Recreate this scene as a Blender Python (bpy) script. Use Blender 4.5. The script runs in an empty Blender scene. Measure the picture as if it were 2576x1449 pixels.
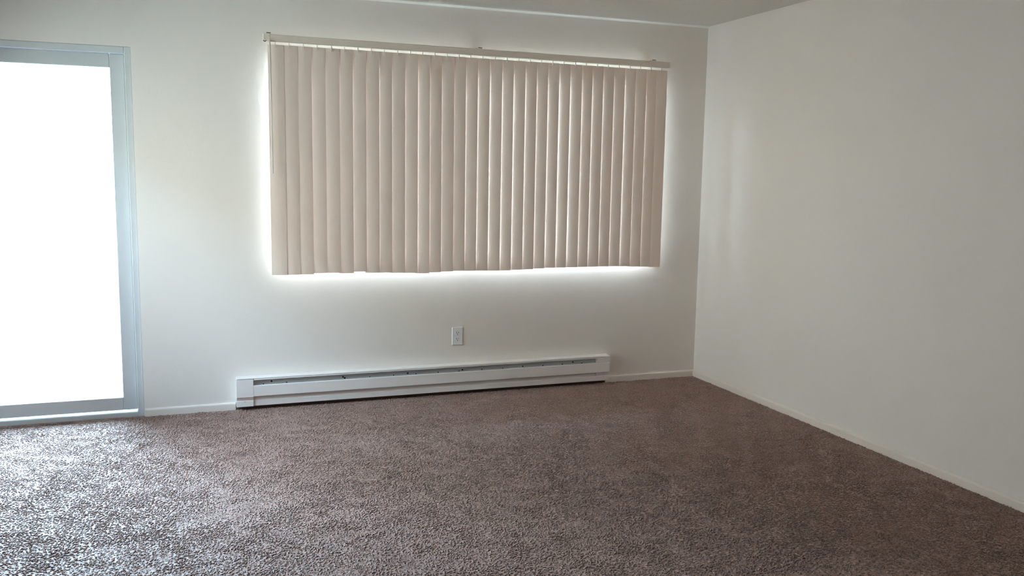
import bpy, bmesh, math, random
import numpy as np
from mathutils import Vector, Matrix

random.seed(7)
rng = np.random.default_rng(11)
scene = bpy.context.scene
COL = scene.collection

# ----------------------------------------------------------------- camera
# world: back-right corner of the room is the origin, the room lies in x < 0, y < 0, z up (metres)
CAM_POS = (-3.4143, -5.4122, 1.4415)
YAW, PITCH, ROLL = 0.35551, 0.131615, 0.01661
F_PX, W_PX = 2230.86, 2576.0


def camera_axes(yaw, pitch, roll):
    fwd = Vector((math.sin(yaw) * math.cos(pitch), math.cos(yaw) * math.cos(pitch), -math.sin(pitch)))
    r0 = Vector((math.cos(yaw), -math.sin(yaw), 0))
    u0 = r0.cross(fwd)
    r = math.cos(roll) * r0 + math.sin(roll) * u0
    u = -math.sin(roll) * r0 + math.cos(roll) * u0
    return r, u, fwd


cam_data = bpy.data.cameras.new('camera')
cam_data.sensor_fit = 'HORIZONTAL'
cam_data.sensor_width = 36.0
cam_data.lens = F_PX * 36.0 / W_PX
cam_data.clip_start = 0.05
cam = bpy.data.objects.new('camera', cam_data)
COL.objects.link(cam)
_r, _u, _f = camera_axes(YAW, PITCH, ROLL)
cam.matrix_world = Matrix(((_r.x, _u.x, -_f.x, CAM_POS[0]), (_r.y, _u.y, -_f.y, CAM_POS[1]),
                           (_r.z, _u.z, -_f.z, CAM_POS[2]), (0, 0, 0, 1)))
scene.camera = cam

# ----------------------------------------------------------------- sky and exposure
SKY_COLOR = (0.57, 0.805, 1.06, 1.0)
SKY_STRENGTH = 31.0
world = bpy.data.worlds.new('overcast_sky')
scene.world = world
world.use_nodes = True
bg = world.node_tree.nodes['Background']
bg.inputs['Color'].default_value = SKY_COLOR
bg.inputs['Strength'].default_value = SKY_STRENGTH

scene.view_settings.view_transform = 'Standard'
scene.view_settings.look = 'None'
scene.view_settings.gamma = 1.0
scene.view_settings.use_curve_mapping = False
scene.view_settings.exposure = 0.65
scene.cycles.max_bounces = 12
scene.cycles.diffuse_bounces = 9
scene.cycles.transparent_max_bounces = 16
scene.cycles.caustics_reflective = False
scene.cycles.caustics_refractive = False

# room measures
H = 2.44
X_LEFT, Y_FRONT = -4.74, -6.30
WT = 0.15
WIN = (-2.90, -0.395, 0.848, 2.10)          # window opening x0 x1 z0 z1 in the back wall
DOOR = (-4.68, -3.66, 0.0, 2.08)          # glazed patio door opening x0 x1 z0 z1, left of the picture in the back wall
SIDE = (-1.75, -0.35, 0.90, 2.15)         # side window opening y0 y1 z0 z1 in the left wall


def portal(name, loc, rot, sx, sy):
    """Sampling portal in an opening (gives off no light, only guides sky rays)."""
    d = bpy.data.lights.new(name, 'AREA')
    d.shape = 'RECTANGLE'
    d.size, d.size_y = sx, sy
    d.cycles.is_portal = True
    o = bpy.data.objects.new(name, d)
    o.location, o.rotation_euler = loc, rot
    COL.objects.link(o)


portal('window_daylight', ((WIN[0] + WIN[1]) / 2, 0.135, (WIN[2] + WIN[3]) / 2), (-math.pi / 2, 0, 0),
       WIN[1] - WIN[0], WIN[3] - WIN[2])
portal('patio_door_daylight', ((DOOR[0] + DOOR[1]) / 2, 0.135, (DOOR[2] + DOOR[3]) / 2), (-math.pi / 2, 0, 0),
       DOOR[1] - DOOR[0], DOOR[3] - DOOR[2])
portal('side_window_daylight', (X_LEFT - 0.135, (SIDE[0] + SIDE[1]) / 2, (SIDE[2] + SIDE[3]) / 2),
       (0, -math.pi / 2, 0), SIDE[3] - SIDE[2], SIDE[1] - SIDE[0])


# ----------------------------------------------------------------- materials
def new_mat(name):
    m = bpy.data.materials.new(name)
    m.use_nodes = True
    return m, m.node_tree.nodes, m.node_tree.links, m.node_tree.nodes['Principled BSDF']


def paint(name, col, rough=0.6, var=0.03, scale=6.0, bump=0.0, bump_scale=120.0, spec=0.3):
    """Painted or plastic surface: slight tone variation and a fine relief."""
    m, n, l, p = new_mat(name)
    p.inputs['Roughness'].default_value = rough
    p.inputs['Specular IOR Level'].default_value = spec
    tc = n.new('ShaderNodeTexCoord')
    nz = n.new('ShaderNodeTexNoise')
    nz.inputs['Scale'].default_value = scale
    nz.inputs['Detail'].default_value = 3
    l.new(tc.outputs['Object'], nz.inputs['Vector'])
    mx = n.new('ShaderNodeMix')
    mx.data_type = 'RGBA'
    mx.inputs['A'].default_value = (*[c * (1 - var) for c in col], 1)
    mx.inputs['B'].default_value = (*[min(1, c * (1 + var)) for c in col], 1)
    l.new(nz.outputs['Fac'], mx.inputs['Factor'])
    l.new(mx.outputs['Result'], p.inputs['Base Color'])
    if bump:
        nb = n.new('ShaderNodeTexNoise')
        nb.inputs['Scale'].default_value = bump_scale
        nb.inputs['Detail'].default_value = 4
        l.new(tc.outputs['Object'], nb.inputs['Vector'])
        b = n.new('ShaderNodeBump')
        b.inputs['Strength'].default_value = bump
        b.inputs['Distance'].default_value = 0.004
        l.new(nb.outputs['Fac'], b.inputs['Height'])
        l.new(b.outputs['Normal'], p.inputs['Normal'])
    return m


M_WALL = paint('wall_paint', (0.83, 0.765, 0.712), 0.55, 0.015, 1.5, 0.12, 110)
M_CEIL = paint('ceiling_texture', (0.74, 0.725, 0.68), 0.9, 0.05, 60, 0.9, 160)
M_TRIM = paint('trim_enamel', (0.82, 0.73, 0.66), 0.4, 0.02, 8, 0.1, 60)
M_COVE = paint('cove_paint', (0.88, 0.87, 0.83), 0.5, 0.03, 20, 0.5, 90)
M_HEAT = paint('heater_enamel', (0.84, 0.775, 0.745), 0.35, 0.015, 5)
M_STEEL = paint('galvanised_steel', (0.52, 0.54, 0.55), 0.45, 0.10, 14)
M_DARK = paint('dark_hole', (0.012, 0.012, 0.012), 0.9, 0.1)
M_PLATE = paint('outlet_plastic', (0.80, 0.79, 0.78), 0.3, 0.01)
M_RAIL = paint('headrail_enamel', (0.82, 0.73, 0.63), 0.45, 0.02)
M_GREY = paint('grey_plastic', (0.16, 0.16, 0.15), 0.5, 0.05)
M_ALU = paint('window_frame_aluminium', (0.62, 0.63, 0.64), 0.4, 0.03)
M_GROUND = paint('patio_ground', (0.20, 0.20, 0.17), 0.9, 0.12, 1.5, 0.3, 20)
M_BOUNCE_WALL = paint('tan_bounce_wall', (0.68, 0.52, 0.39), 0.9, 0.06, 3, 0.4, 60)  # warm tan for the light bounced by the added outdoor wall
M_GAP_SHADE = paint('gap_shade_brown', (0.09, 0.058, 0.045), 0.9, 0.2, 20)  # dark brown that paints the shade in the gap below the heater
M_CLIP = paint('bracket_steel', (0.10, 0.10, 0.09), 0.5, 0.05)  # dark steel of the small bracket clips

# cream vinyl of the vanes: mostly diffuse, lets a little light through
M_SLAT, _n, _l, _p = new_mat('vane_vinyl')
_p.inputs['Base Color'].default_value = (0.865, 0.72, 0.63, 1)
_p.inputs['Roughness'].default_value = 0.5
_p.inputs['Specular IOR Level'].default_value = 0.3
_tc = _n.new('ShaderNodeTexCoord')
_nz = _n.new('ShaderNodeTexNoise')
_nz.inputs['Scale'].default_value = 260
_nz.inputs['Detail'].default_value = 2
_l.new(_tc.outputs['Object'], _nz.inputs['Vector'])
_b = _n.new('ShaderNodeBump')
_b.inputs['Strength'].default_value = 0.12
_b.inputs['Distance'].default_value = 0.001
_l.new(_nz.outputs['Fac'], _b.inputs['Height'])
_l.new(_b.outputs['Normal'], _p.inputs['Normal'])
_tr = _n.new('ShaderNodeBsdfTranslucent')
_tr.inputs['Color'].default_value = (0.75, 0.62, 0.50, 1)
_ms = _n.new('ShaderNodeMixShader')
_ms.inputs['Fac'].default_value = 0.03
_out = [x for x in _n if x.type == 'OUTPUT_MATERIAL'][0]
_l.new(_p.outputs['BSDF'], _ms.inputs[1])
_l.new(_tr.outputs['BSDF'], _ms.inputs[2])
_l.new(_ms.outputs['Shader'], _out.inputs['Surface'])

# clear plastic of hooks and wand
M_CLEAR = paint('milky_plastic', (0.80, 0.74, 0.66), 0.25, 0.01, spec=0.5)
M_WAND = paint('wand_plastic', (0.55, 0.50, 0.45), 0.3, 0.01, spec=0.5)

# thin window glass: clear with a faint fresnel reflection
M_GLASS, _n, _l, _p = new_mat('window_glass')
_n.remove(_p)
_t = _n.new('ShaderNodeBsdfTransparent')
_t.inputs['Color'].default_value = (0.93, 0.96, 0.95, 1)
_g = _n.new('ShaderNodeBsdfGlossy')
_g.inputs['Roughness'].default_value = 0.02
_fr = _n.new('ShaderNodeFresnel')
_fr.inputs['IOR'].default_value = 1.3
_ms = _n.new('ShaderNodeMixShader')
_out = [x for x in _n if x.type == 'OUTPUT_MATERIAL'][0]
_l.new(_fr.outputs['Fac'], _ms.inputs['Fac'])
_l.new(_t.outputs['BSDF'], _ms.inputs[1])
_l.new(_g.outputs['BSDF'], _ms.inputs[2])
_l.new(_ms.outputs['Shader'], _out.inputs['Surface'])

# carpet yarn: taupe with small tone changes from tuft to tuft, fibre sheen
CARPET = (0.31, 0.168, 0.125)


def carpet_mat(name, relief):
    m, n, l, p = new_mat(name)
    p.inputs['Roughness'].default_value = 0.6
    p.inputs['Specular IOR Level'].default_value = 0.7
    p.inputs['Sheen Weight'].default_value = 0.2
    p.inputs['Sheen Roughness'].default_value = 0.45
    tc = n.new('ShaderNodeTexCoord')
    nz = n.new('ShaderNodeTexNoise')
    nz.inputs['Scale'].default_value = 75
    nz.inputs['Detail'].default_value = 2
    l.new(tc.outputs['Object'], nz.inputs['Vector'])
    cr = n.new('ShaderNodeValToRGB')
    cr.color_ramp.elements[0].position = 0.3
    cr.color_ramp.elements[0].color = (*[c * 0.78 for c in CARPET], 1)
    cr.color_ramp.elements[1].position = 0.7
    cr.color_ramp.elements[1].color = (*[c * 1.16 for c in CARPET], 1)
    l.new(nz.outputs['Fac'], cr.inputs['Fac'])
    l.new(cr.outputs['Color'], p.inputs['Base Color'])
    if relief:
        b = n.new('ShaderNodeBump')
        b.inputs['Strength'].default_value = 0.8
        b.inputs['Distance'].default_value = 0.01
        l.new(nz.outputs['Fac'], b.inputs['Height'])
        l.new(b.outputs['Normal'], p.inputs['Normal'])
    return m


M_CARPET_BASE = carpet_mat('carpet_base', True)
M_CARPET = carpet_mat('carpet_yarn', False)


# ----------------------------------------------------------------- helpers
def link(name, bm, mat, parent=None, smooth=False, loc=None):
    me = bpy.data.meshes.new(name)
    bm.normal_update()
    bm.to_mesh(me)
    bm.free()
    if smooth:
        for p in me.polygons:
            p.use_smooth = True
    me.materials.append(mat)
    o = bpy.data.objects.new(name, me)
    if loc is not None:
        o.location = loc
    COL.objects.link(o)
    if parent is not None:
        o.parent = parent
    return o


def copy_to(o, loc, parent=None, rot=None):
    c = o.copy()
    c.location = loc
    if rot is not None:
        c.rotation_euler = rot
    COL.objects.link(c)
    c.parent = parent if parent is not None else o.parent
    return c


def empty(name, loc=(0, 0, 0)):
    o = bpy.data.objects.new(name, None)
    o.empty_display_size = 0.1
    o.location = loc
    COL.objects.link(o)
    return o


def tag(o, label, cat, group=None, kind=None):
    o['label'], o['category'] = label, cat
    if group:
        o['group'] = group
    if kind:
        o['kind'] = kind
    return o


def structure(o, label=None):
    o['kind'] = 'structure'
    if label:
        o['label'] = label
    return o


def add_box(bm, x0, x1, y0, y1, z0, z1, bevel=0.0, seg=2):
    g = bmesh.ops.create_cube(bm, size=1.0)
    vs = g['verts']
    for v in vs:
        v.co = Vector((x0 + (v.co.x + .5) * (x1 - x0), y0 + (v.co.y + .5) * (y1 - y0), z0 + (v.co.z + .5) * (z1 - z0)))
    if bevel:
        es = list({e for v in vs for e in v.link_edges})
        bmesh.ops.bevel(bm, geom=es, offset=bevel, segments=seg, affect='EDGES', profile=0.5)
    return bm


def box(x0, x1, y0, y1, z0, z1, bevel=0.0, seg=2):
    return add_box(bmesh.new(), x0, x1, y0, y1, z0, z1, bevel, seg)


def extrude_profile_x(profile, x0, x1, bm=None):
    """Closed (y, z) profile swept along x."""
    bm = bm or bmesh.new()
    a = [bm.verts.new((x0, y, z)) for y, z in profile]
    b = [bm.verts.new((x1, y, z)) for y, z in profile]
    n = len(profile)
    for i in range(n):
        bm.faces.new((a[i], a[(i + 1) % n], b[(i + 1) % n], b[i]))
    bm.faces.new(a[::-1])
    bm.faces.new(b)
    bmesh.ops.recalc_face_normals(bm, faces=bm.faces)
    return bm


def sheet(points, t):
    """Open (y, z) polyline -> closed thin profile of thickness t."""
    pts = [Vector(p) for p in points]
    off = []
    for i, p in enumerate(pts):
        d0 = (pts[i] - pts[i - 1]).normalized() if i > 0 else None
        d1 = (pts[i + 1] - pts[i]).normalized() if i < len(pts) - 1 else None
        if d0 is None:
            nrm = Vector((-d1.y, d1.x))
            k = 1
        elif d1 is None:
            nrm = Vector((-d0.y, d0.x))
            k = 1
        else:
            n0, n1 = Vector((-d0.y, d0.x)), Vector((-d1.y, d1.x))
            nrm = (n0 + n1).normalized()
            k = 1 / max(0.35, nrm.dot(n0))
        off.append(p + nrm * t * k)
    return [tuple(p) for p in pts] + [tuple(p) for p in off[::-1]]


def disc(radius, depth, seg=14, axis='y'):
    bm = bmesh.new()
    bmesh.ops.create_cone(bm, cap_ends=True, segments=seg, radius1=radius, radius2=radius, depth=depth)
    if axis == 'y':
        bmesh.ops.rotate(bm, verts=bm.verts, cent=(0, 0, 0), matrix=Matrix.Rotation(math.pi / 2, 3, 'X'))
    elif axis == 'x':
        bmesh.ops.rotate(bm, verts=bm.verts, cent=(0, 0, 0), matrix=Matrix.Rotation(math.pi / 2, 3, 'Y'))
    return bm


# ----------------------------------------------------------------- room shell
PILE = 0.012                                   # carpet pile thickness; its top is z = 0
structure(link('floor', box(X_LEFT - WT, WT, Y_FRONT - WT, WT, -0.16, -0.0030), M_CARPET_BASE))
structure(link('ceiling', box(X_LEFT - WT, WT, Y_FRONT - WT, WT, H, H + 0.12), M_CEIL))

bm = bmesh.new()                               # back wall around the window and the patio door
add_box(bm, X_LEFT - WT, DOOR[0], 0, WT, -PILE, H)
add_box(bm, DOOR[0], DOOR[1], 0, WT, DOOR[3], H)
add_box(bm, DOOR[1], WIN[0], 0, WT, -PILE, H)
add_box(bm, WIN[1], WT, 0, WT, -PILE, H)
add_box(bm, WIN[0], WIN[1], 0, WT, -PILE, WIN[2])
add_box(bm, WIN[0], WIN[1], 0, WT, WIN[3], H)
structure(link('wall_back', bm, M_WALL))
structure(link('wall_right', box(0, WT, Y_FRONT - WT, 0, -PILE, H), M_WALL))
structure(link('wall_front', box(X_LEFT, 0, Y_FRONT - WT, Y_FRONT, -PILE, H), M_WALL))
bm = bmesh.new()                               # left wall around the side window, outside the picture
add_box(bm, X_LEFT - WT, X_LEFT, SIDE[1], 0, -PILE, H)
add_box(bm, X_LEFT - WT, X_LEFT, Y_FRONT - WT, SIDE[0], -PILE, H)
add_box(bm, X_LEFT - WT, X_LEFT, SIDE[0], SIDE[1], -PILE, SIDE[2])
add_box(bm, X_LEFT - WT, X_LEFT, SIDE[0], SIDE[1], SIDE[3], H)
structure(link('wall_left', bm, M_WALL))
structure(link('wall_sky_block', box(X_LEFT - 8.4, X_LEFT - 8.0, -25, 20, -0.2, 6.4), M_BOUNCE_WALL))   # unseen wall, added to block low sky and bounce warm light
structure(link('ground', box(-40, 40, -40, 40, -0.30, -0.20), M_GROUND))

# small paint-filled cove where the back wall meets the ceiling
cove = [(0.0, H), (0.0, H - 0.011)]
for i in range(1, 6):
    a = i / 6 * math.pi / 2
    cove.append((-0.024 + 0.024 * math.cos(a), H - 0.011 + 0.011 * math.sin(a) * 0.9))
cove.append((-0.024, H))
structure(link('trim_1', extrude_profile_x(cove, X_LEFT, 0), M_COVE, smooth=False))

# baseboards: low boards with a rounded top edge
BB_H, BB_T = 0.042, 0.013
bb = [(0, -PILE), (-BB_T, -PILE), (-BB_T, BB_H - 0.010), (-BB_T + 0.0015, BB_H - 0.005), (-BB_T + 0.005, BB_H - 0.0015),
      (-BB_T + 0.009, BB_H), (0, BB_H)]
HX0, HX1 = -3.152, -0.704                      # heater extent in x
structure(link('baseboard_back', extrude_profile_x(bb, HX1 - 0.006, -0.0005), M_TRIM))
structure(link('baseboard_back', extrude_profile_x(bb, DOOR[1] + 0.005, HX0 - 0.004), M_TRIM))


def board_along_y(name, y0, y1, xw, sign):
    prof = [(-p[0] if sign > 0 else p[0], p[1]) for p in bb]
    bm = bmesh.new()
    a = [bm.verts.new((xw + px, y0, pz)) for px, pz in prof]
    b = [bm.verts.new((xw + px, y1, pz)) for px, pz in prof]
    n = len(prof)
    for i in range(n):
        bm.faces.new((a[i], a[(i + 1) % n], b[(i + 1) % n], b[i]))
    bm.faces.new(a)
    bm.faces.new(b[::-1])
    bmesh.ops.recalc_face_normals(bm, faces=bm.faces)
    return structure(link(name, bm, M_TRIM))


board_along_y('baseboard_right', Y_FRONT, -BB_T, 0.0, -1)
board_along_y('baseboard_left', Y_FRONT, -BB_T, X_LEFT, 1)
structure(link('baseboard_front', box(X_LEFT + BB_T, -BB_T, Y_FRONT, Y_FRONT + BB_T, -PILE, BB_H), M_TRIM))


# ----------------------------------------------------------------- window and patio door
def frame_xz(x0, x1, z0, z1, y0, y1, w, bev=0.003):
    bm = bmesh.new()
    add_box(bm, x0, x0 + w, y0, y1, z0, z1, bev, 1)
    add_box(bm, x1 - w, x1, y0, y1, z0, z1, bev, 1)
    add_box(bm, x0 + w, x1 - w, y0, y1, z0, z0 + w, bev, 1)
    add_box(bm, x0 + w, x1 - w, y0, y1, z1 - w, z1, bev, 1)
    return bm


def frame_yz(y0, y1, z0, z1, x0, x1, w, bev=0.003):
    bm = bmesh.new()
    add_box(bm, x0, x1, y0, y0 + w, z0, z1, bev, 1)
    add_box(bm, x0, x1, y1 - w, y1, z0, z1, bev, 1)
    add_box(bm, x0, x1, y0 + w, y1 - w, z0, z0 + w, bev, 1)
    add_box(bm, x0, x1, y0 + w, y1 - w, z1 - w, z1, bev, 1)
    return bm


wx0, wx1, wz0, wz1 = WIN
win = structure(empty('window_1', ((wx0 + wx1) / 2, 0.08, wz0)))


def under(o, parent):
    """Parent while keeping the world place (parents here are never rotated or scaled)."""
    o.parent = parent
    o.location = o.location - parent.location
    return o


under(link('window_frame', frame_xz(wx0, wx1, wz0, wz1, 0.02, 0.10, 0.016), M_ALU), win)
xm = (wx0 + wx1) / 2
for (a, b, yy) in ((wx0 + 0.016, xm + 0.015, 0.030), (xm - 0.015, wx1 - 0.016, 0.056)):
    s = under(link('sash', frame_xz(a, b, wz0 + 0.016, wz1 - 0.016, yy, yy + 0.020, 0.020), M_ALU), win)
    g = link('pane', box(a + 0.020, b - 0.020, yy + 0.009, yy + 0.0095, wz0 + 0.036, wz1 - 0.036), M_GLASS)
    g.parent = s

dx0, dx1, dz0, dz1 = DOOR
door = structure(empty('door_1', ((dx0 + dx1) / 2, 0.08, 0)))
under(link('door_frame', frame_xz(dx0, dx1, -PILE, dz1, 0.01, 0.13, 0.035), M_ALU), door)
leaf = under(link('door_leaf', frame_xz(dx0 + 0.037, dx1 - 0.037, 0.03, dz1 - 0.037, 0.045, 0.085, 0.075), M_ALU), door)
g = link('pane', box(dx0 + 0.112, dx1 - 0.112, 0.062, 0.0625, 0.105, dz1 - 0.112), M_GLASS)
g.parent = leaf
hd = link('handle', box(dx0 + 0.06, dx0 + 0.085, 0.0, 0.045, 0.96, 1.08, 0.006), M_GREY)
hd.parent = leaf

sy0, sy1, sz0, sz1 = SIDE
win2 = structure(empty('window_2', (X_LEFT - 0.08, (sy0 + sy1) / 2, sz0)))
under(link('window_frame', frame_yz(sy0, sy1, sz0, sz1, X_LEFT - 0.10, X_LEFT - 0.02, 0.02), M_ALU), win2)
ym = (sy0 + sy1) / 2
for (a, b, xx) in ((sy0 + 0.02, ym + 0.015, X_LEFT - 0.05), (ym - 0.015, sy1 - 0.02, X_LEFT - 0.08)):
    sh = under(link('sash', frame_yz(a, b, sz0 + 0.02, sz1 - 0.02, xx, xx + 0.02, 0.024), M_ALU), win2)
    g = link('pane', box(xx + 0.009, xx + 0.0095, a + 0.024, b - 0.024, sz0 + 0.044, sz1 - 0.044), M_GLASS)
    g.parent = sh

# ----------------------------------------------------------------- vertical blind
BX0, BX1 = -2.962, -0.345
SLOPE = -0.0042                                # the rail hangs a touch lower at its right end


def sl(x):
    return (x - BX0) * SLOPE


blind = empty('vertical_blind', ((BX0 + BX1) / 2, -0.07, 0.81))
tag(blind, 'closed cream vertical blind with vinyl vanes hanging from a headrail over the window', 'blind')
RY0, RY1 = -0.095, -0.056                      # rail front and back
RZ0, RZ1 = 2.147, 2.185


def sheared(bm):
    for v in bm.verts:
        v.co.z += sl(v.co.x)
    return bm


# headrail: open channel (front, top, back) with rolled lower edges
prof = sheet([(RY0 + 0.010, RZ0 + 0.001), (RY0 + 0.001, RZ0), (RY0, RZ0 + 0.004), (RY0, RZ1 - 0.004), (RY0 + 0.004, RZ1),
              (RY1 - 0.004, RZ1), (RY1, RZ1 - 0.004), (RY1, RZ0 + 0.001), (RY1 - 0.010, RZ0)], -0.0016)
rail = under(link('headrail', sheared(extrude_profile_x(prof, BX0 + 0.034, BX1)), M_RAIL), blind)
bm = box(BX0, BX0 + 0.036, RY0 - 0.0015, RY1 + 0.001, RZ0 + 0.004, RZ1 + 0.003, 0.002)
cap = under(link('end_cap', sheared(bm), M_RAIL), blind)
bm = box(BX1 - 0.003, BX1 + 0.001, RY0, RY1, RZ0 + 0.004, RZ1, 0.001)
under(link('end_cap', sheared(bm), M_RAIL), blind)
# small grey cord pulley under the left cap
bm = disc(0.0085, 0.012, 18, 'y')
pul = under(link('pulley', bm, M_GREY, loc=(BX0 + 0.009, -0.086, RZ0 + 0.003)), blind)
bm = disc(0.004, 0.0145, 12, 'y')
hub = link('pulley_hub', bm, M_CLEAR)
hub.parent = pul

# wall brackets: a strap from the wall over the rail with a small dark clip on top
for bxx in (-2.940, -1.680, -0.470):
    z = RZ1 + sl(bxx)
    p = sheet([(-0.001, z - 0.03), (-0.001, z + 0.004), (RY0 + 0.012, z + 0.004), (RY0 - 0.0015, z + 0.0035), (RY0 - 0.0022, z - 0.001)], 0.0016)
    br = under(link('bracket', extrude_profile_x(p, bxx - 0.017, bxx + 0.017), M_RAIL), blind)
    bm = box(bxx - 0.004, bxx + 0.02, RY0 - 0.001, RY0 + 0.012, z + 0.0058, z + 0.0088, 0.0006, 1)
    under(link('clip', bm, M_CLIP), blind)

# vanes: measured places of their right (front) edges, and of their lower ends
EDGE = [-2.849, -2.771, -2.692, -2.613, -2.532, -2.456, -2.377, -2.297, -2.219, -2.139, -2.061, -1.986, -1.910, -1.832,
        -1.757, -1.682, -1.604, -1.523, -1.445, -1.367, -1.289, -1.213, -1.136, -1.058, -0.977, -0.902, -0.822, -0.744,
        -0.665, -0.585, -0.507, -0.429, -0.351]
ANG = [7, 4, 4.5, 6, 6.5, 6, 7, 8, 6, 6.5, 10, 13.5, 7, 9, 9, 12, 11.5, 15, 15, 13, 10, 15.5, 14, 13.5, 15, 12, 12, 8.5, 13, 9.5,
       9, 6, 5]                               # how far each vane stands open, degrees
BOT = [.809, .809, .809, .815, .815, .810, .818, .809, .808, .805, .803, .798, .803, .806, .809, .807, .806, .804, .803,
       .806, .807, .811, .814, .814, .814, .814, .814, .814, .814, .812, .808, .806, .802]
VW, SAG, VT = 0.0889, 0.0036, 0.0011
NSEG = 10


def vane_mesh(top, bot):
    bm = bmesh.new()
    rows = []
    for zz in (top, bot):
        ring = []
        for side in (0, 1):
            for i in range(NSEG + 1):
                t = i / NSEG * 2 - 1
                if side:
                    t = -t
                y = -SAG * (1 - t * t) + (VT if side else 0.0) + SAG * 0.5
                ring.append(bm.verts.new((t * VW / 2, y, zz)))
        rows.append(ring)
    n = len(rows[0])
    for i in range(n):
        f = bm.faces.new((rows[0][i], rows[1][i], rows[1][(i + 1) % n], rows[0][(i + 1) % n]))
        f.smooth = True
    bm.faces.new(rows[0])
    bm.faces.new(rows[1][::-1])
    bmesh.ops.recalc_face_normals(bm, faces=bm.faces)
    for f in bm.faces:
        f.smooth = len(f.verts) == 4 and abs(f.normal.z) < 0.5 and f.calc_area() > 0.005
    for e in bm.edges:                         # keep the two long edges crisp
        if e.calc_length() > 0.5:
            if len(e.link_faces) == 2 and e.link_faces[0].normal.dot(e.link_faces[1].normal) < 0.6:
                e.smooth = False
    return bm


hook_proto = None
for i, (xe, ang, zb) in enumerate(zip(EDGE, ANG, BOT)):
    a = math.radians(ang * 0.76 + random.uniform(-.5, .5))
    cx = xe - VW / 2 * math.cos(a)
    zt = 2.131 + sl(cx)
    me_bm = vane_mesh(zt, zb)
    v = link('vane', me_bm, M_SLAT)
    v.rotation_euler = (random.uniform(-.0008, .0008), random.uniform(-.0007, .0007), -a)
    v.location = (cx, -0.073, 0)
    under(v, blind)
    # carrier hook between rail and vane
    if hook_proto is None:
        bm = box(-0.0026, 0.0026, -0.0040, 0.0005, -0.028, 0.016, 0.001, 1)
        add_box(bm, -0.0036, 0.0036, -0.0045, -0.0030, -0.029, -0.021, 0.0006, 1)
        hook_proto = link('carrier_hook', bm, M_CLEAR)
        hk = hook_proto
    else:
        hk = hook_proto.copy()
        COL.objects.link(hk)
    hk.parent = None
    hk.location = (cx - 0.002, -0.0775, RZ0 + sl(cx) - 0.004)
    hk.rotation_euler = (0, 0, -a)
    under(hk, blind)

# tilt wand hanging in front of the first vane
bm = bmesh.new()
bmesh.ops.create_cone(bm, cap_ends=True, segments=6, radius1=0.0033, radius2=0.0033, depth=0.735)
for v in bm.verts:
    v.co.x -= v.co.z * 0.004
wand = under(link('tilt_wand', bm, M_WAND, loc=(-2.9255, -0.108, 1.770)), blind)
bm = box(-0.004, 0.004, -0.004, 0.012, -0.010, 0.012, 0.002)
wh = link('wand_hook', bm, M_CLEAR, parent=wand, loc=(-0.004, 0.004, 0.374))

# ----------------------------------------------------------------- baseboard heater
heater = empty('baseboard_heater', ((HX0 + HX1) / 2, -0.03, 0.0))
tag(heater, 'long white electric baseboard heater mounted along the wall under the window', 'heater')
CAP = 0.096
ix0, ix1 = HX0 + CAP, HX1 - CAP                # open middle section


def hpart(name, bm, mat=M_HEAT, smooth=False):
    return under(link(name, bm, mat, smooth=smooth), heater)


# back plate; deflector seen through the upper slot; dished tray seen through the lower slot
hpart('back_plate', extrude_profile_x(sheet([(-0.002, 0.192), (-0.002, 0.032)], -0.0012), ix0 - 0.02, ix1 + 0.02), M_STEEL)
hpart('deflector', extrude_profile_x(sheet([(-0.020, 0.1935), (-0.026, 0.182), (-0.030, 0.172), (-0.0455, 0.140)], -0.001),
                                     ix0 - 0.004, ix1 + 0.004), M_STEEL)
hpart('bottom_tray', extrude_profile_x(sheet([(-0.030, 0.096), (-0.036, 0.078), (-0.0445, 0.056), (-0.047, 0.052), (-0.047, 0.025),
                                              (-0.044, 0.022), (-0.004, 0.022)], 0.0012), ix0, ix1))
# hood: top sheet with a rolled front lip
hpart('top_hood', extrude_profile_x(sheet([(-0.001, 0.1980), (-0.060, 0.1955), (-0.0655, 0.1945)], 0.0011), HX0 + 0.002, HX1 + 0.001))
hpart('hood_lip', extrude_profile_x(sheet([(-0.058, 0.1912), (-0.0640, 0.1908), (-0.066, 0.1892), (-0.066, 0.184), (-0.061, 0.183)], 0.0011),
                                    ix0 + 0.004, ix1))
hpart('gap_shade_strip', box(HX0 + 0.01, HX1 - 0.012, -0.012, -0.0005, -PILE, 0.0215), M_GAP_SHADE)  # dark strip standing in for the shade under the heater
hpart('front_cover', extrude_profile_x(sheet([(-0.052, 0.1515), (-0.063, 0.1505), (-0.0655, 0.148), (-0.0655, 0.087), (-0.064, 0.0845),
                                              (-0.052, 0.083)], 0.0012), ix0 + 0.0005, HX1))
# right end cap (front cover laps over it), left end cap (full height)
hpart('end_cap', extrude_profile_x([(-0.002, 0.193), (-0.064, 0.190), (-0.064, 0.083), (-0.050, 0.081), (-0.0445, 0.0575), (-0.047, 0.054),
                                    (-0.047, 0.023), (-0.002, 0.022)], ix1, HX1 - 0.0005))
hpart('end_cap', extrude_profile_x([(-0.002, 0.193), (-0.0660, 0.190), (-0.0665, 0.083), (-0.058, 0.080), (-0.052, 0.060), (-0.056, 0.0565),
                                    (-0.056, 0.024), (-0.002, 0.022)], HX0, ix0))
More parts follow.
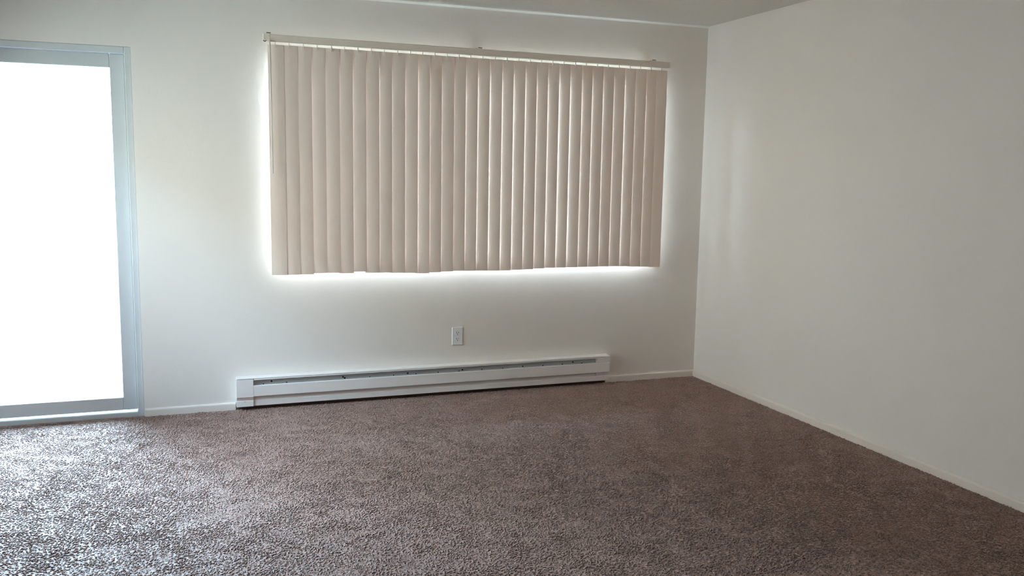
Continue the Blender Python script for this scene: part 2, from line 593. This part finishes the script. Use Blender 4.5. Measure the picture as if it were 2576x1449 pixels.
# finned element inside
hpart('element_tube', (lambda b: (bmesh.ops.translate(b, verts=b.verts, vec=((ix0 + ix1) / 2, -0.016, 0.118)), b)[1])(
    disc(0.006, ix1 - ix0 - 0.01, 10, 'x')), M_STEEL)
fin_proto = None
nf = 110
for i in range(nf):
    x = ix0 + 0.14 + (ix1 - ix0 - 0.28) * i / (nf - 1)
    if fin_proto is None:
        fin_proto = link('fin', box(-0.0004, 0.0004, -0.011, 0.011, -0.013, 0.013), M_STEEL, loc=(x, -0.016, 0.118))
        under(fin_proto, heater)
    else:
        f = fin_proto.copy()
        COL.objects.link(f)
        f.location = fin_proto.location + Vector((x - (ix0 + 0.14), 0, 0))
# punched holes and screws on the back plate (upper slot)
hole = None
for (x, z, r) in ((-2.948, 0.166, .0052), (-2.86, 0.1545, .004), (-2.996, 0.1535, .0035), (-2.521, 0.164, .0052),
                  (-2.511, 0.1575, .0056), (-2.355, 0.155, .003), (-2.205, 0.155, .0034), (-2.113, 0.161, .0052),
                  (-2.06, 0.155, .0034), (-1.915, 0.155, .0036), (-1.775, 0.155, .0036), (-1.752, 0.1605, .0052),
                  (-1.62, 0.155, .0036), (-1.475, 0.155, .0034), (-1.335, 0.1575, .0045), (-1.19, 0.155, .0036),
                  (-1.05, 0.155, .0036), (-0.970, 0.164, .0050), (-0.905, 0.155, .0036)):
    zz = z - 0.0015
    o = link('knockout_hole', disc(r, 0.0012, 12), M_DARK, loc=(x, -0.030 - (0.172 - zz) * 0.484 - 0.0022, zz))
    o.rotation_euler.x = -0.45
    under(o, heater)
# end-cap screws
for (x, y) in ((HX0 + 0.046, -0.0565), (HX1 - 0.040, -0.0475)):
    o = link('screw', disc(0.0032, 0.002, 12), M_STEEL, loc=(x, y, 0.0535 if x < -2 else 0.0525))
    under(o, heater)

# ----------------------------------------------------------------- wall outlet
OX, OZ = -1.7775, 0.376
outlet = empty('wall_outlet', (OX, 0, OZ))
tag(outlet, 'white duplex wall outlet with cover plate between blind and heater', 'outlet')
pl = bmesh.new()
b0 = [(-.035, -.0575), (.035, -.0575), (.035, .0575), (-.035, .0575)]
add_box(pl, -.0350, .0350, -.0065, -.0002, -.0575, .0575)
top_edges = [e for e in pl.edges if all(v.co.y < -.006 for v in e.verts)]
bmesh.ops.bevel(pl, geom=top_edges, offset=.0035, segments=3, affect='EDGES', profile=.55)
plate = link('cover_plate', pl, M_PLATE, parent=outlet)


def receptacle_mesh():
    bm = bmesh.new()
    pts = []
    for k in range(40):
        t = 2 * math.pi * k / 40
        x, z = .0173 * math.cos(t), .0173 * math.sin(t)
        z = max(-.0143, min(.0143, z))
        pts.append((x, z))
    a = [bm.verts.new((x, -.0062, z)) for x, z in pts]
    b = [bm.verts.new((x, -.0075, z)) for x, z in pts]
    c = [bm.verts.new((x * .95, -.0080, z * .95)) for x, z in pts]
    for r0, r1 in ((a, b), (b, c)):
        for i in range(40):
            bm.faces.new((r0[i], r0[(i + 1) % 40], r1[(i + 1) % 40], r1[i]))
    bm.faces.new(c)
    bm.faces.new(a[::-1])
    bmesh.ops.recalc_face_normals(bm, faces=bm.faces)
    return bm


for zc in (.0195, -.0195):
    r = link('receptacle', receptacle_mesh(), M_PLATE, parent=outlet, loc=(0, 0, zc))
    link('slot', box(-.0078, -.0052, -.0084, -.0078, -.001, .0085), M_DARK, parent=r)
    link('slot', box(.0052, .0075, -.0084, -.0078, .000, .0078), M_DARK, parent=r)
    link('ground_hole', disc(.0028, .0006, 12), M_DARK, parent=r, loc=(0, -.0081, -.0075))
link('screw', disc(.0032, .0012, 12), M_PLATE, parent=outlet, loc=(0, -.0068, 0))

# ----------------------------------------------------------------- carpet pile (uncountable short yarn tufts)
STEP = 0.0094
gx = np.arange(X_LEFT + 0.01, -0.016, STEP)
gy = np.arange(-3.35, -0.016, STEP)
GX, GY = np.meshgrid(gx, gy)
GX = GX.ravel()
GY = GY.ravel()
# keep only floor that a viewer near the photograph's place sees in front of the heater
keep = (GY > -2.05 - 0.42 * (GX + 4.4)) & (GX > -4.75)
GX, GY = GX[keep], GY[keep]
N = len(GX)
GX = GX + rng.uniform(-.5, .5, N) * STEP
GY = GY + rng.uniform(-.5, .5, N) * STEP
GX = np.clip(GX, X_LEFT + .01, -BB_T - .002)
under_heater = (GX > HX0) & (GX < HX1)
GY = np.minimum(GY, -BB_T - .002)


def smooth_noise(x, y, scale, seed):
    r = np.random.default_rng(seed)
    g = r.uniform(-1, 1, (64, 64))
    u, v = x / scale + 31.3, y / scale + 29.7
    i, j = np.floor(u).astype(int), np.floor(v).astype(int)
    fu, fv = u - i, v - j
    fu, fv = fu * fu * (3 - 2 * fu), fv * fv * (3 - 2 * fv)
    i, j = i % 63, j % 63
    return (g[i, j] * (1 - fu) + g[i + 1, j] * fu) * (1 - fv) + (g[i, j + 1] * (1 - fu) + g[i + 1, j + 1] * fu) * fv


lay = smooth_noise(GX, GY, 0.35, 3) * 1.5 + smooth_noise(GX, GY, 0.07, 4) * 1.4      # brushed direction of the pile
th = lay + rng.normal(0, 0.9, N) + 0.6
ln = rng.uniform(0.010, 0.018, N)
ht = PILE * (0.80 + 0.10 * smooth_noise(GX, GY, 0.05, 6) + rng.uniform(-.08, .08, N))
curl = rng.uniform(-0.9, 0.9, N)
rad = rng.uniform(0.0038, 0.0052, N)
dx, dy = np.cos(th), np.sin(th)
dx2, dy2 = np.cos(th + curl), np.sin(th + curl)
z0 = -PILE + .001
C = np.stack([
    np.stack([GX, GY, np.full(N, z0)], -1),
    np.stack([GX + dx * ln * .18, GY + dy * ln * .18, z0 + ht * .72], -1),
    np.stack([GX + dx * ln * .55, GY + dy * ln * .55, z0 + ht * 1.0], -1),
    np.stack([GX + dx * ln * .55 + dx2 * ln * .5, GY + dy * ln * .55 + dy2 * ln * .5, z0 + ht * .80], -1)], 1)
verts = np.zeros((N, 10, 3))
ph0 = rng.uniform(0, 2 * np.pi, N)
for k in range(3):
    for s in range(3):
        ph = ph0 + s * 2 * np.pi / 3 + k * 0.5
        sx, cz = np.cos(ph), np.sin(ph)
        rr = rad * (0.8, 1.0, 1.0)[k]
        if k == 0:
            o = np.stack([sx, cz, np.zeros(N)], -1)
        else:
            o = np.stack([-dy * sx, dx * sx, cz * 0.45], -1)
        verts[:, k * 3 + s] = C[:, k] + o * rr[:, None]
verts[:, 9] = C[:, 3]
tri = []
for k in range(2):
    for s in range(3):
        a, b = k * 3 + s, k * 3 + (s + 1) % 3
        tri += [(a, b, b + 3), (a, b + 3, a + 3)]
for s in range(3):
    tri.append((6 + s, 6 + (s + 1) % 3, 9))
tri = np.array(tri)
faces = (np.arange(N)[:, None, None] * 10 + tri[None]).reshape(-1, 3)
V = verts.reshape(-1, 3)
V[:, 0] = np.minimum(V[:, 0], -BB_T)
V[:, 1] = np.minimum(V[:, 1], -BB_T)
me = bpy.data.meshes.new('carpet_pile')
me.vertices.add(len(V))
me.vertices.foreach_set('co', V.astype(np.float32).ravel())
me.loops.add(faces.size)
me.loops.foreach_set('vertex_index', faces.astype(np.int32).ravel())
me.polygons.add(len(faces))
me.polygons.foreach_set('loop_start', np.arange(0, faces.size, 3, dtype=np.int32))
me.polygons.foreach_set('use_smooth', np.ones(len(faces), dtype=bool))
me.update(calc_edges=True)
me.materials.append(M_CARPET)
pile = bpy.data.objects.new('carpet_pile', me)
COL.objects.link(pile)
tag(pile, 'taupe brown twisted carpet pile covering the whole floor', 'carpet', kind='stuff')
